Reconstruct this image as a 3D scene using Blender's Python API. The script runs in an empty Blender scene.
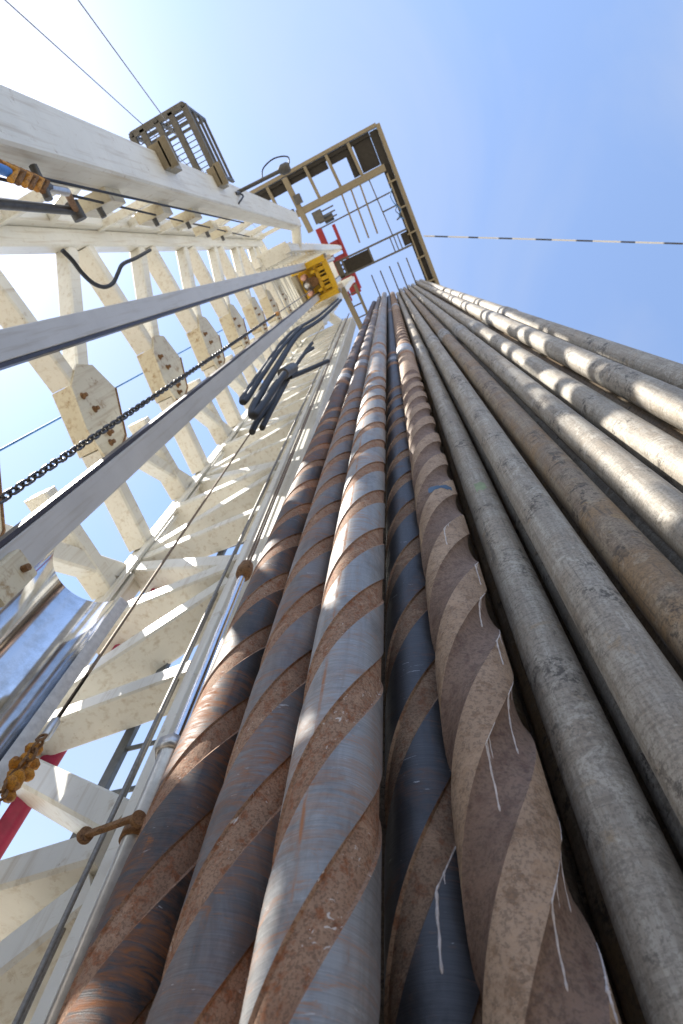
import bpy, bmesh, math, random
from mathutils import Vector, Matrix
random.seed(7)
scene = bpy.context.scene
COL = scene.collection

# ------------------------------------------------------------------ camera
F = 600.0                    # focal length in pixels at 683 x 1024
CX, CY = 341.5, 512.0
VPX, VPY = 376.0, 247.0      # where true verticals meet
CAMH = 1.5                   # camera above the rig floor
ROT = math.radians(66.5 - 90)
def cam_axes(vp):
    up = Vector((vp[0]-CX, vp[1]-CY, F)).normalized()
    d = Vector((0, 1, 0))
    y = (d - up*d.dot(up)).normalized()
    x = y.cross(up)
    return x, y, up
AX = cam_axes((VPX, VPY))
def to_world(v):             # camera vector (right, down, forward) -> world direction
    r = (AX[0].dot(v), AX[1].dot(v), AX[2].dot(v))
    c, s = math.cos(-ROT), math.sin(-ROT)
    return Vector((c*r[0]-s*r[1], s*r[0]+c*r[1], r[2]))
EYE = Vector((0, 0, CAMH))
def ray(px, py): return to_world(Vector((px-CX, py-CY, F)))
def on_x(p, x): w = ray(*p); return EYE + w*(x/w.x)
def on_y(p, y): w = ray(*p); return EYE + w*(y/w.y)
def on_z(p, z): w = ray(*p); return EYE + w*((z-CAMH)/w.z)
def on_d(p, d): w = ray(*p); return EYE + w*(d/math.hypot(w.x, w.y))

cam_d = bpy.data.cameras.new('camera')
cam = bpy.data.objects.new('camera', cam_d); COL.objects.link(cam)
R = to_world(Vector((1,0,0))); U = -to_world(Vector((0,1,0))); B = -to_world(Vector((0,0,1)))
cam.matrix_world = Matrix(((R.x,U.x,B.x,0),(R.y,U.y,B.y,0),(R.z,U.z,B.z,CAMH),(0,0,0,1)))
cam_d.sensor_fit = 'VERTICAL'; cam_d.sensor_height = 36.0; cam_d.lens = F/1024*36.0
cam_d.clip_start = 0.05; cam_d.clip_end = 5000
cam_d.dof.use_dof = True; cam_d.dof.focus_distance = 1.9; cam_d.dof.aperture_fstop = 4.5
scene.camera = cam

# ------------------------------------------------------------------ light
SUN_AZ = math.radians(-130)      # from +Y towards +X
SUN_EL = math.radians(50)
world = bpy.data.worlds.new('World'); scene.world = world; world.use_nodes = True
nt = world.node_tree; nt.nodes.clear()
sky = nt.nodes.new('ShaderNodeTexSky'); sky.sky_type = 'NISHITA'; sky.sun_disc = False
sky.sun_elevation = SUN_EL; sky.sun_rotation = SUN_AZ
sky.altitude = 200; sky.air_density = 1.0; sky.dust_density = 0.55; sky.ozone_density = 2.2
bg = nt.nodes.new('ShaderNodeBackground'); bg.inputs['Strength'].default_value = 0.14
wo = nt.nodes.new('ShaderNodeOutputWorld')
# thin high cirrus, the same all over the sky
tcw = nt.nodes.new('ShaderNodeTexCoord'); mpw = nt.nodes.new('ShaderNodeMapping'); mpw.inputs['Scale'].default_value = (2.2, 1.1, 1.6); mpw.inputs['Rotation'].default_value = (.3, .2, .7)
nzw = nt.nodes.new('ShaderNodeTexNoise'); nzw.inputs['Scale'].default_value = 1.6; nzw.inputs['Detail'].default_value = 7; nzw.inputs['Distortion'].default_value = .8
crw = nt.nodes.new('ShaderNodeValToRGB'); crw.color_ramp.elements[0].position = .42; crw.color_ramp.elements[0].color = (.08, .08, .08, 1); crw.color_ramp.elements[1].position = .8; crw.color_ramp.elements[1].color = (.42, .42, .42, 1)
mxw = nt.nodes.new('ShaderNodeMix'); mxw.data_type = 'RGBA'; mxw.inputs[7].default_value = (2.1, 2.15, 2.2, 1)
nt.links.new(tcw.outputs['Generated'], mpw.inputs[0]); nt.links.new(mpw.outputs[0], nzw.inputs['Vector']); nt.links.new(nzw.outputs['Fac'], crw.inputs[0])
nt.links.new(crw.outputs[0], mxw.inputs[0]); nt.links.new(sky.outputs[0], mxw.inputs[6])
# pale haze towards the horizon, all the way round
spw = nt.nodes.new('ShaderNodeSeparateXYZ'); nt.links.new(tcw.outputs['Generated'], spw.inputs[0])
hrw = nt.nodes.new('ShaderNodeValToRGB'); hrw.color_ramp.interpolation = 'EASE'
hrw.color_ramp.elements[0].position = .15; hrw.color_ramp.elements[0].color = (.75, .75, .75, 1)
hrw.color_ramp.elements[1].position = .80; hrw.color_ramp.elements[1].color = (0, 0, 0, 1)
mhw = nt.nodes.new('ShaderNodeMix'); mhw.data_type = 'RGBA'; mhw.inputs[7].default_value = (2.5, 2.65, 2.8, 1)
nt.links.new(spw.outputs['Z'], hrw.inputs[0]); nt.links.new(hrw.outputs[0], mhw.inputs[0]); nt.links.new(mxw.outputs[2], mhw.inputs[6])
nt.links.new(mhw.outputs[2], bg.inputs[0]); nt.links.new(bg.outputs[0], wo.inputs[0])
sd = bpy.data.lights.new('sun', 'SUN'); sd.energy = 3.6; sd.angle = math.radians(0.53); sd.color = (1, .95, .86)
sun = bpy.data.objects.new('sun', sd); COL.objects.link(sun)
sdir = Vector((math.sin(SUN_AZ)*math.cos(SUN_EL), math.cos(SUN_AZ)*math.cos(SUN_EL), math.sin(SUN_EL)))
sun.rotation_euler = sdir.to_track_quat('Z', 'Y').to_euler(); sun.location = (-20, -10, 60)
scene.view_settings.view_transform = 'Standard'; scene.view_settings.look = 'None'
scene.view_settings.gamma = 1.0; scene.view_settings.use_curve_mapping = False
scene.view_settings.exposure = 1.46

# ------------------------------------------------------------------ materials
def new_mat(name):
    m = bpy.data.materials.new(name); m.use_nodes = True
    n = m.node_tree.nodes; b = n['Principled BSDF']
    return m, m.node_tree, b
class NB:
    """small helper for node graphs"""
    def __init__(s, nt): s.nt = nt; s.N = nt.nodes; s.L = nt.links
    def coord(s, scale=(1,1,1), kind='Object'):
        t = s.N.new('ShaderNodeTexCoord'); mp = s.N.new('ShaderNodeMapping')
        mp.inputs['Scale'].default_value = scale; s.L.new(t.outputs[kind], mp.inputs[0])
        oi = s.N.new('ShaderNodeObjectInfo')
        mu = s.N.new('ShaderNodeMath'); mu.operation = 'MULTIPLY'; mu.inputs[1].default_value = 37.0
        s.L.new(oi.outputs['Random'], mu.inputs[0])
        ad = s.N.new('ShaderNodeVectorMath'); ad.operation = 'ADD'
        s.L.new(mp.outputs[0], ad.inputs[0]); s.L.new(mu.outputs[0], ad.inputs[1])
        return ad.outputs[0]
    def noise(s, vec, scale, detail=5, rough=.6, dist=0):
        n = s.N.new('ShaderNodeTexNoise'); n.inputs['Scale'].default_value = scale
        n.inputs['Detail'].default_value = detail; n.inputs['Roughness'].default_value = rough
        n.inputs['Distortion'].default_value = dist
        s.L.new(vec, n.inputs['Vector']); return n.outputs['Fac']
    def ramp(s, fac, stops):
        r = s.N.new('ShaderNodeValToRGB'); el = r.color_ramp.elements
        while len(el) < len(stops): el.new(.5)
        for e, (p, c) in zip(el, stops):
            e.position = p; e.color = c if len(c) == 4 else (*c, 1)
        s.L.new(fac, r.inputs[0]); return r.outputs[0]
    def step(s, fac, a, b): return s.ramp(fac, [(a, (0,0,0)), (b, (1,1,1))])
    def mix(s, fac, a, b, mode='MIX'):
        m = s.N.new('ShaderNodeMix'); m.data_type = 'RGBA'; m.blend_type = mode
        if isinstance(fac, (int, float)): m.inputs[0].default_value = fac
        else: s.L.new(fac, m.inputs[0])
        for k, v in ((6, a), (7, b)):
            if isinstance(v, tuple): m.inputs[k].default_value = (*v, 1)
            else: s.L.new(v, m.inputs[k])
        return m.outputs[2]
    def math(s, op, a, b):
        m = s.N.new('ShaderNodeMath'); m.operation = op
        for k, v in ((0, a), (1, b)):
            if isinstance(v, (int, float)): m.inputs[k].default_value = v
            else: s.L.new(v, m.inputs[k])
        return m.outputs[0]
    def bump(s, fac, strength, dist=.01):
        b = s.N.new('ShaderNodeBump'); b.inputs['Strength'].default_value = strength
        b.inputs['Distance'].default_value = dist; s.L.new(fac, b.inputs['Height']); return b.outputs[0]

def paint(name, base, dirt, rust=.5, rough=.42, wear=.62):
    m, t, b = new_mat(name); g = NB(t); v = g.coord()
    n1 = g.noise(v, 1.7, 6, .65); n2 = g.noise(v, 9, 6, .7); n3 = g.noise(v, 38, 4, .7)
    streak = g.noise(g.coord((14, 14, .7)), 1.5, 4, .6)
    c = g.mix(g.step(n1, .42, .75), base, tuple(x*.86 for x in base))
    c = g.mix(g.math('MULTIPLY', g.step(streak, .52, .72), .5), c, dirt)
    scuff = g.math('MULTIPLY', g.step(g.noise(g.coord((2, 2, 9)), 3.1, 6, .75, 1.2), .58, .64), rust)
    c = g.mix(scuff, c, tuple(.6*a_+.4*d_ for a_, d_ in zip(base, dirt)))
    c = g.mix(g.math('MULTIPLY', g.step(n2, wear, wear+.12), rust), c, dirt)
    spots = g.math('MULTIPLY', g.step(n2, .6, .68), g.step(n3, .56, .64))
    c = g.mix(g.math('MULTIPLY', spots, min(1, rust*1.3)), c, (.16, .075, .03))
    t.links.new(c, b.inputs['Base Color'])
    b.inputs['Roughness'].default_value = rough
    t.links.new(g.bump(n3, .12, .004), b.inputs['Normal'])
    return m
def rusty(name, c0, c1, c2, rough=.85, scale=14, chips=False):
    m, t, b = new_mat(name); g = NB(t); v = g.coord()
    n1 = g.noise(v, scale*.35, 6, .65, .6); n2 = g.noise(v, scale*3, 5, .75); n3 = g.noise(v, scale*14, 3, .7)
    c = g.mix(g.step(n1, .4, .6), c0, c1)
    c = g.mix(g.step(n2, .5, .62), c, c2)
    c = g.mix(g.math('MULTIPLY', g.step(n3, .5, .58), .55), c, tuple(x*.35 for x in c0))
    n4 = g.noise(v, scale*1.3, 6, .7, 1.0); c = g.mix(g.math('MULTIPLY', g.step(n4, .57, .63), .5), c, tuple(min(1, x*1.35) for x in c1))
    if chips: c = g.mix(g.math('MULTIPLY', g.step(g.noise(v, 55, 3, .5, 1.5), .66, .69), g.step(n1, .5, .56)), c, (.62, .56, .52))
    t.links.new(c, b.inputs['Base Color']); b.inputs['Roughness'].default_value = rough
    t.links.new(g.bump(g.math('ADD', n2, n3), .5, .004), b.inputs['Normal'])
    return m
def plain(name, col, rough=.5, metal=0, nscale=12, var=.25):
    m, t, b = new_mat(name); g = NB(t); v = g.coord()
    n = g.noise(v, nscale, 5, .65)
    c = g.mix(g.step(n, .35, .7), tuple(min(1, x*(1+var)) for x in col), tuple(x*(1-var) for x in col))
    t.links.new(c, b.inputs['Base Color']); b.inputs['Roughness'].default_value = rough
    b.inputs['Metallic'].default_value = metal
    t.links.new(g.bump(n, .1, .004), b.inputs['Normal'])
    return m

def collar_steel(name, c0, c1, rust, rust_amt, line_deg=None, rough=.5, metal=.55):
    """turned steel land of a drill collar: hoop-wise machining lines, rust bloom, a rust run down the bar"""
    m, t, b = new_mat(name); g = NB(t)
    v = g.coord(); hoop = g.coord((2.2, 2.2, 95)); hoop2 = g.coord((5, 5, 30)); run = g.coord((26, 26, 1.1))
    l1 = g.noise(hoop, 3.2, 4, .7, .25); l2 = g.noise(hoop2, 2.2, 6, .7, .8); n1 = g.noise(v, 2.6, 6, .65, .5); n2 = g.noise(v, 24, 5, .75)
    st = g.noise(run, 1.2, 5, .7)
    c = g.mix(g.step(l1, .3, .72), c0, c1)
    c = g.mix(g.math('MULTIPLY', g.step(st, .5, .75), .4), c, tuple(x*.55 for x in c0))
    blot = g.math('MULTIPLY', g.step(n1, .62-rust_amt*.3, .8-rust_amt*.25), g.step(l2, .42, .66))
    blot2 = g.math('MULTIPLY', g.step(st, .56, .68), g.step(n2, .5, .66))
    blot = g.math('MAXIMUM', g.math('MULTIPLY', blot, .85), g.math('MULTIPLY', blot2, .3+rust_amt*.5))
    if line_deg is not None:
        tc = g.N.new('ShaderNodeTexCoord'); sp = g.N.new('ShaderNodeSeparateXYZ'); g.L.new(tc.outputs['Object'], sp.inputs[0])
        at = g.math('ARCTAN2', sp.outputs['Y'], sp.outputs['X'])
        off = g.math('SUBTRACT', at, math.radians(line_deg))
        wob = g.math('MULTIPLY', g.math('SUBTRACT', g.noise(g.coord((1,1,1)), 6, 4, .6), .5), .08)
        dd = g.math('ABSOLUTE', g.math('ADD', off, wob), 0)
        core = g.step(dd, .075, .018)
        ln = g.ramp(dd, [(.016, (1,1,1)), (.07, (0,0,0))])
        ln = g.math('MULTIPLY', ln, g.step(g.noise(g.coord((20, 20, 4)), 3, 5, .7), .38, .6))
        blot = g.math('MAXIMUM', blot, g.math('MULTIPLY', ln, .9))
    scr = g.step(g.noise(g.coord((3, 3, 22)), 2.6, 3, .5, 2.5), .705, .73)
    blo3 = g.math('MULTIPLY', g.step(g.noise(g.coord((1.6, 1.6, 5)), 2.4, 7, .75, 1.0), .55, .62), g.step(l1, .44, .56))
    blot = g.math('MAXIMUM', blot, g.math('MULTIPLY', blo3, .35+rust_amt*.6))
    dk = g.step(g.noise(g.coord((2, 2, 1.2)), 2.2, 6, .7, .6), .5, .62); c = g.mix(g.math('MULTIPLY', dk, .45), c, tuple(x*.4 for x in c0))
    c = g.mix(blot, c, rust)
    c = g.mix(g.math('MULTIPLY', scr, .5), c, (.62, .62, .62))
    t.links.new(c, b.inputs['Base Color'])
    mt = g.math('SUBTRACT', metal, g.math('MULTIPLY', blot, metal)); t.links.new(mt, b.inputs['Metallic'])
    rr = g.math('ADD', g.math('ADD', rough, g.math('MULTIPLY', blot, .45)), g.math('MULTIPLY', n2, .12)); t.links.new(rr, b.inputs['Roughness'])
    t.links.new(g.bump(g.math('ADD', l1, g.math('MULTIPLY', l2, .6)), .22, .004), b.inputs['Normal'])
    return m
def pipe_steel(name, c0, c1, c2, brown):
    """weathered drill pipe: scaly grey steel, long scrapes, mud and brown bloom"""
    m, t, b = new_mat(name); g = NB(t)
    v = g.coord(); ln = g.coord((22, 22, 1.5)); hp = g.coord((3, 3, 40))
    n1 = g.noise(v, 3.1, 7, .7, .6); n2 = g.noise(v, 30, 5, .75); n3 = g.noise(v, 120, 3, .7)
    st = g.noise(ln, 1.6, 6, .7, .3); h = g.noise(hp, 2.4, 4, .6, .3)
    c = g.mix(g.step(st, .42, .6), c0, c1)
    c = g.mix(g.math('MULTIPLY', g.step(n1, .47, .6), brown), c, c2)
    c = g.mix(g.math('MULTIPLY', g.step(h, .52, .62), .35), c, tuple(x*.5 for x in c0))
    pit = g.math('MULTIPLY', g.step(n2, .5, .58), g.step(g.noise(v, 5.3, 4, .6), .5, .6))
    c = g.mix(g.math('MULTIPLY', pit, .8), c, (.05, .042, .035))
    scab = g.math('MULTIPLY', g.step(g.noise(v, 6.1, 7, .7, 1.5), .57, .62), .6)
    c = g.mix(scab, c, tuple(min(1, x*1.25) for x in c1))
    mud = g.math('MULTIPLY', g.step(g.noise(g.coord((40, 40, 3.5)), .9, 5, .75, .4), .56, .62), g.step(n1, .5, .58))
    c = g.mix(g.math('MULTIPLY', mud, .55), c, (.06, .056, .05))
    och = g.math('MULTIPLY', g.step(g.noise(v, 9, 6, .7, .8), .6, .68), brown)
    c = g.mix(och, c, (.36, .235, .10))
    c = g.mix(g.math('MULTIPLY', g.step(n3, .5, .58), .4), c, tuple(x*.4 for x in c0))
    t.links.new(c, b.inputs['Base Color']); b.inputs['Metallic'].default_value = .15
    rr = g.math('ADD', .52, g.math('MULTIPLY', n2, .3)); t.links.new(rr, b.inputs['Roughness'])
    t.links.new(g.bump(g.math('ADD', n2, g.math('MULTIPLY', st, .8)), .35, .004), b.inputs['Normal'])
    return m

M = {}
M['white'] = paint('white_mast_paint', (.76, .745, .675), (.40, .31, .19), .55, wear=.6)
M['whiterail'] = paint('grey_white_rail_paint', (.54, .54, .545), (.34, .30, .25), .3)
M['cream'] = paint('cream_gusset_paint', (.66, .61, .47), (.33, .21, .09), .8, wear=.55)
M['tan'] = paint('tan_beam_paint', (.27, .235, .165), (.15, .11, .06), .7)
M['yellow'] = paint('yellow_machine_paint', (.64, .39, .008), (.25, .14, .02), .6, .4)
M['red'] = paint('red_crown_paint', (.27, .012, .02), (.16, .03, .02), .5)
M['redpole'] = plain('magenta_red_pole_paint', (.36, .02, .07), .45)
M['darkgrate'] = plain('dark_grating_steel', (.035, .032, .028), .7, .2)
M['darksteel'] = plain('dark_grey_steel', (.10, .10, .10), .5, .4)
M['greybox'] = plain('grey_box_paint', (.12, .118, .112), .6)
M['rubber'] = plain('black_rubber', (.012, .013, .016), .6)
M['railtrack'] = plain('dark_rail_track', (.055, .05, .06), .45, .3)
M['rust'] = rusty('rusty_steel', (.22, .115, .05), (.30, .17, .08), (.11, .05, .025))
M['orange'] = rusty('rusty_orange_paint', (.68, .32, .03), (.55, .23, .03), (.28, .11, .03), .6, 10)
M['wire'] = plain('wire_rope', (.24, .225, .205), .5, .5, 60)
M['wirebrown'] = plain('brown_wire_rope', (.21, .15, .10), .6, .2, 60)
M['chain'] = plain('dark_chain_steel', (.09, .09, .095), .42, .6, 40)
M['bluerope'] = plain('blue_rope', (.04, .17, .40), .6)
M['bluestrap'] = plain('blue_strap', (.05, .2, .55), .5)
M['chrome'] = plain('polished_rod', (.62, .64, .68), .14, 1.0, 30, .08)
M['galv'] = plain('galvanised_barrel', (.55, .54, .53), .3, .7, 25, .15)
M['pink'] = plain('pink_primer', (.62, .35, .28), .5)
M['ladder'] = plain('grey_ladder_steel', (.13, .14, .15), .5, .4)
M['drip'] = plain('dried_white_mud', (.56, .51, .49), .85, 0, 60)
M['bluemark'] = plain('blue_paint_mark', (.04, .09, .16), .6)
M['greenmark'] = plain('green_paint_mark', (.25, .31, .18), .7)
M['groove'] = rusty('rusty_groove', (.30, .175, .11), (.37, .235, .155), (.27, .105, .045), .85, 12, True)
M['groovedark'] = rusty('dark_rusty_groove', (.22, .14, .09), (.30, .2, .13), (.2, .09, .045), .85, 12)
M['brownland'] = rusty('brown_collar_land', (.42, .295, .20), (.35, .235, .15), (.25, .155, .09), .7, 9)
M['browngroove'] = rusty('brown_collar_groove', (.235, .155, .11), (.19, .12, .085), (.14, .08, .055), .72, 9)
M['steel1'] = collar_steel('dark_collar_steel', (.055, .05, .05), (.11, .10, .098), (.36, .13, .035), .62, None, .48, .45)
M['steel2'] = collar_steel('blue_collar_steel', (.15, .138, .135), (.255, .238, .232), (.36, .155, .065), .6, -72)
M['steel3'] = collar_steel('pale_collar_steel', (.25, .248, .246), (.40, .395, .39), (.42, .18, .075), .42, -62)
M['steel4'] = collar_steel('navy_collar_steel', (.05, .05, .055), (.09, .09, .095), (.22, .10, .05), .3, -60, .44)
M['jointband'] = collar_steel('bare_joint_band', (.30, .32, .36), (.42, .44, .47), (.40, .20, .11), .55)
M['pipe'] = pipe_steel('weathered_drill_pipe', (.31, .272, .222), (.44, .405, .345), (.33, .25, .165), .35)
M['pipebrown'] = pipe_steel('brown_drill_pipe', (.23, .17, .115), (.325, .26, .18), (.30, .19, .09), .8)
M['pipeband'] = pipe_steel('tool_joint_steel', (.26, .24, .215), (.40, .385, .36), (.28, .23, .17), .3)
m, t, b = new_mat('polished_trough_sheet'); g = NB(t); v = g.coord()
n = g.noise(v, 9, 5, .7); n2 = g.noise(g.coord((30, 30, 2)), 2, 4, .6)
t.links.new(g.mix(g.step(n, .45, .75), (.74, .75, .77), (.5, .49, .48)), b.inputs['Base Color'])
b.inputs['Metallic'].default_value = 1
t.links.new(g.math('ADD', .06, g.math('MULTIPLY', n, .10)), b.inputs['Roughness'])
t.links.new(g.bump(g.math('ADD', n2, n), .03, .004), b.inputs['Normal']); M['sheet'] = m
m, t, b = new_mat('striped_line'); g = NB(t)   # white sleeve wound with a dark one
tc = g.N.new('ShaderNodeTexCoord'); sp = g.N.new('ShaderNodeSeparateXYZ'); g.L.new(tc.outputs['Object'], sp.inputs[0])
fr = g.math('FRACT', g.math('ADD', g.math('MULTIPLY', sp.outputs['Z'], .8), g.math('MULTIPLY', g.noise(g.coord((0,0,1)), .5, 2), .6)), 0)
t.links.new(g.mix(g.step(fr, .6, .64), (.75, .74, .72), (.06, .065, .08)), b.inputs['Base Color']); M['striped'] = m
M['ground'] = rusty('pale_dirt', (.34, .29, .22), (.40, .34, .26), (.28, .23, .17), .95, .6)
M['floor'] = plain('rig_floor_plate', (.30, .25, .185), .8, 0, 5)

# ------------------------------------------------------------------ mesh helpers
class MB:
    def __init__(s): s.v = []; s.f = []; s.m = []; s.sm = []
    def add(s, vs, fs, mi=0, smooth=False):
        o = len(s.v); s.v += [tuple(v) for v in vs]
        for f in fs: s.f.append([o+i for i in f]); s.m.append(mi); s.sm.append(smooth)
    def beam(s, p0, p1, w, h, ref=(0,0,1), ch=.12, mi=0):
        """chamfered bar from p0 to p1; h is measured along ref, w across it"""
        p0, p1 = Vector(p0), Vector(p1); d = (p1-p0).normalized(); r = Vector(ref)
        if abs(d.dot(r)) > .98: r = Vector((1, 0, 0))
        a = d.cross(r).normalized(); u = a.cross(d).normalized()
        c = min(w, h)*ch; W, H = w/2, h/2
        prof = [(W-c,-H),(W,-H+c),(W,H-c),(W-c,H),(-W+c,H),(-W,H-c),(-W,-H+c),(-W+c,-H)]
        vs = [p + a*x + u*y for p in (p0, p1) for x, y in prof]
        fs = [[i, (i+1) % 8, 8+(i+1) % 8, 8+i] for i in range(8)] + [list(range(7,-1,-1)), list(range(8,16))]
        s.add(vs, fs, mi); return s
    def hbeam(s, p0, p1, w, h, ref=(0,0,1), tk=.02, mi=0):
        """I section: flanges across ref, web along ref"""
        p0, p1 = Vector(p0), Vector(p1); d = (p1-p0).normalized(); r = Vector(ref)
        a = d.cross(r).normalized(); u = a.cross(d).normalized()
        for k in (-1, 1): s.beam(p0+u*k*(h/2-tk/2), p1+u*k*(h/2-tk/2), w, tk, u, .1, mi)
        s.beam(p0, p1, tk, h-2*tk, u, .1, mi); return s
    def tube(s, pts, r, n=8, mi=0, closed=False, caps=True):
        pts = [Vector(p) for p in pts]; N = len(pts); rings = []
        rr = r if isinstance(r, (list, tuple)) else [r]*N
        prev = None
        for i in range(N):
            if closed: d = pts[(i+1) % N]-pts[i-1]
            else: d = pts[min(i+1, N-1)]-pts[max(i-1, 0)]
            d.normalize()
            if prev is None:
                a = d.cross(Vector((0,0,1)) if abs(d.z) < .9 else Vector((1,0,0))).normalized()
            else: a = (prev - d*prev.dot(d)).normalized()
            prev = a; b = d.cross(a)
            rings.append([pts[i] + (a*math.cos(2*math.pi*k/n)+b*math.sin(2*math.pi*k/n))*rr[i] for k in range(n)])
        vs = [v for ring in rings for v in ring]; fs = []
        for i in range(N if closed else N-1):
            j = (i+1) % N
            for k in range(n): fs.append([i*n+k, i*n+(k+1) % n, j*n+(k+1) % n, j*n+k])
        s.add(vs, fs, mi, True)
        if caps and not closed:
            s.add(rings[0], [list(range(n-1,-1,-1))], mi); s.add(rings[-1], [list(range(n))], mi)
        return s
    def plate(s, poly, thick, nrm, mi=0):
        poly = [Vector(p) for p in poly]; t = Vector(nrm).normalized()*thick; n = len(poly)
        s.add(poly+[p+t for p in poly], [list(range(n-1,-1,-1)), list(range(n,2*n))]+[[i,(i+1)%n,n+(i+1)%n,n+i] for i in range(n)], mi); return s
    def lathe(s, prof, n=24, c=(0,0,0), mi=0):
        """prof: list of (r, z)"""
        c = Vector(c); vs = []; fs = []
        for r, z in prof: vs += [c+Vector((r*math.cos(2*math.pi*k/n), r*math.sin(2*math.pi*k/n), z)) for k in range(n)]
        for i in range(len(prof)-1):
            for k in range(n): fs.append([i*n+k, i*n+(k+1)%n, (i+1)*n+(k+1)%n, (i+1)*n+k])
        s.add(vs, fs, mi, True); return s
    def mesh(s, name, mats):
        me = bpy.data.meshes.new(name); me.from_pydata(s.v, [], s.f)
        for mm in mats: me.materials.append(mm)
        me.polygons.foreach_set('material_index', s.m); me.polygons.foreach_set('use_smooth', s.sm)
        bm = bmesh.new(); bm.from_mesh(me); bmesh.ops.recalc_face_normals(bm, faces=bm.faces); bm.to_mesh(me); bm.free()
        me.update(); return me
    def build(s, name, mat, parent=None, origin=None):
        mats = mat if isinstance(mat, (list, tuple)) else [mat]
        return link(name, s.mesh(name, [M[x] for x in mats]), parent)
def link(name, me, parent=None):
    o = bpy.data.objects.new(name, me); COL.objects.link(o)
    if parent is not None:
        o.parent = parent; o.matrix_parent_inverse = parent.matrix_basis.inverted()
    return o
def tag(o, label=None, cat=None, group=None, kind=None):
    for k, v in (('label', label), ('category', cat), ('group', group), ('kind', kind)):
        if v: o[k] = v
    return o
def thing(name, label, cat, loc=(0,0,0), group=None):
    o = bpy.data.objects.new(name, None); COL.objects.link(o); o.location = loc; o.empty_display_size = .2
    return tag(o, label, cat, group)
def beam(name, p0, p1, w, h, mat, parent, ref=(0,0,1), ch=.1): return MB().beam(p0, p1, w, h, ref, ch).build(name, mat, parent)
def tube(name, pts, r, mat, parent=None, n=8): return MB().tube(pts, r, n).build(name, mat, parent)
def smooth_path(pts, k=6):
    pts = [Vector(p) for p in pts]; out = []
    for i in range(len(pts)-1):
        p0, p1, p2, p3 = pts[max(i-1,0)], pts[i], pts[i+1], pts[min(i+2,len(pts)-1)]
        for j in range(k):
            t = j/k
            out.append(.5*((2*p1)+(p2-p0)*t+(2*p0-5*p1+4*p2-p3)*t*t+(3*p1-p0-3*p2+p3)*t**3))
    return out+[pts[-1]]

# ------------------------------------------------------------------ setting
ZG = -8.0
tag(MB().plate([(-1500,-1500,ZG-.5),(1500,-1500,ZG-.5),(1500,1500,ZG-.5),(-1500,1500,ZG-.5)], .5, (0,0,1)).build('ground', 'ground'), kind='structure')
fl = MB().beam((-5,0,-.25), (6,0,-.25), 9, .5, ch=.02).build('rig_floor', 'floor'); tag(fl, kind='structure')
for x in (-4.2, 5.2):
    for y in (-3.9, 3.9): MB().hbeam((x,y,ZG), (x,y,-.5), .4, .4, (1,0,0), .03).build('floor_column', 'white', fl)

# unseen walls added round the rig floor to darken the pipe gaps (behind the pipes, to the right and behind the camera)
M['wall'] = paint('dark_blocker_paint', (.10, .095, .09), (.06, .045, .03), .5)
def light_block_wall(label, p0, p1, h):
    p0, p1 = Vector(p0), Vector(p1); L_ = (p1-p0).length; d = (p1-p0)/L_; n_ = max(1, int(L_/1.2)); nr = Vector((-d.y, d.x, 0))
    w = thing('light_block_wall', label, 'light blocker', p0)
    for i in range(n_):
        a = p0+d*(L_*i/n_+.02); b_ = p0+d*(L_*(i+1)/n_-.02)
        MB().plate([a, b_, b_+Vector((0,0,h)), a+Vector((0,0,h))], .04, nr).build('blocker_panel', 'wall', w)
    for i in range(n_+1):
        a = p0+d*(L_*i/n_)-nr*.06
        MB().beam(a, a+Vector((0,0,h+.1)), .1, .1).build('blocker_post', 'wall', w)
light_block_wall('unseen dark panelled wall added to block light close behind the racked pipes', (-1.3, 2.3, 0), (5.6, 2.3, 0), 3.6)
light_block_wall('unseen dark panelled wall added to block light along the right edge of the rig floor', (5.7, -4.2, 0), (5.7, 4.2, 0), 3.6)
light_block_wall('unseen dark panelled wall added to block light behind the viewer', (-4.4, -4.3, 0), (5.6, -4.3, 0), 3.6)

# ------------------------------------------------------------------ mast
XF, XR = -1.75, -3.1            # front and rear planes
YA, YB = -1.62, 1.58            # the two sides
ZT = 21.0                       # top of lower section
mast = thing('drilling_mast', 'tall white and cream steel lattice mast left of the racked pipes', 'mast', (-2.4, 0, 0))
def P(x, y, z): return Vector((x, y, z))
# front legs: box sections
beam('leg', (XF-.16, YA-.02, 0), (XF-.16, YA-.02, ZT), .42, .32, 'white', mast, (1,0,0), .06)
beam('leg', (-1.60, YB+.07, 0), (-1.60, YB+.07, ZT), .30, .30, 'white', mast, (1,0,0), .06)
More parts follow.
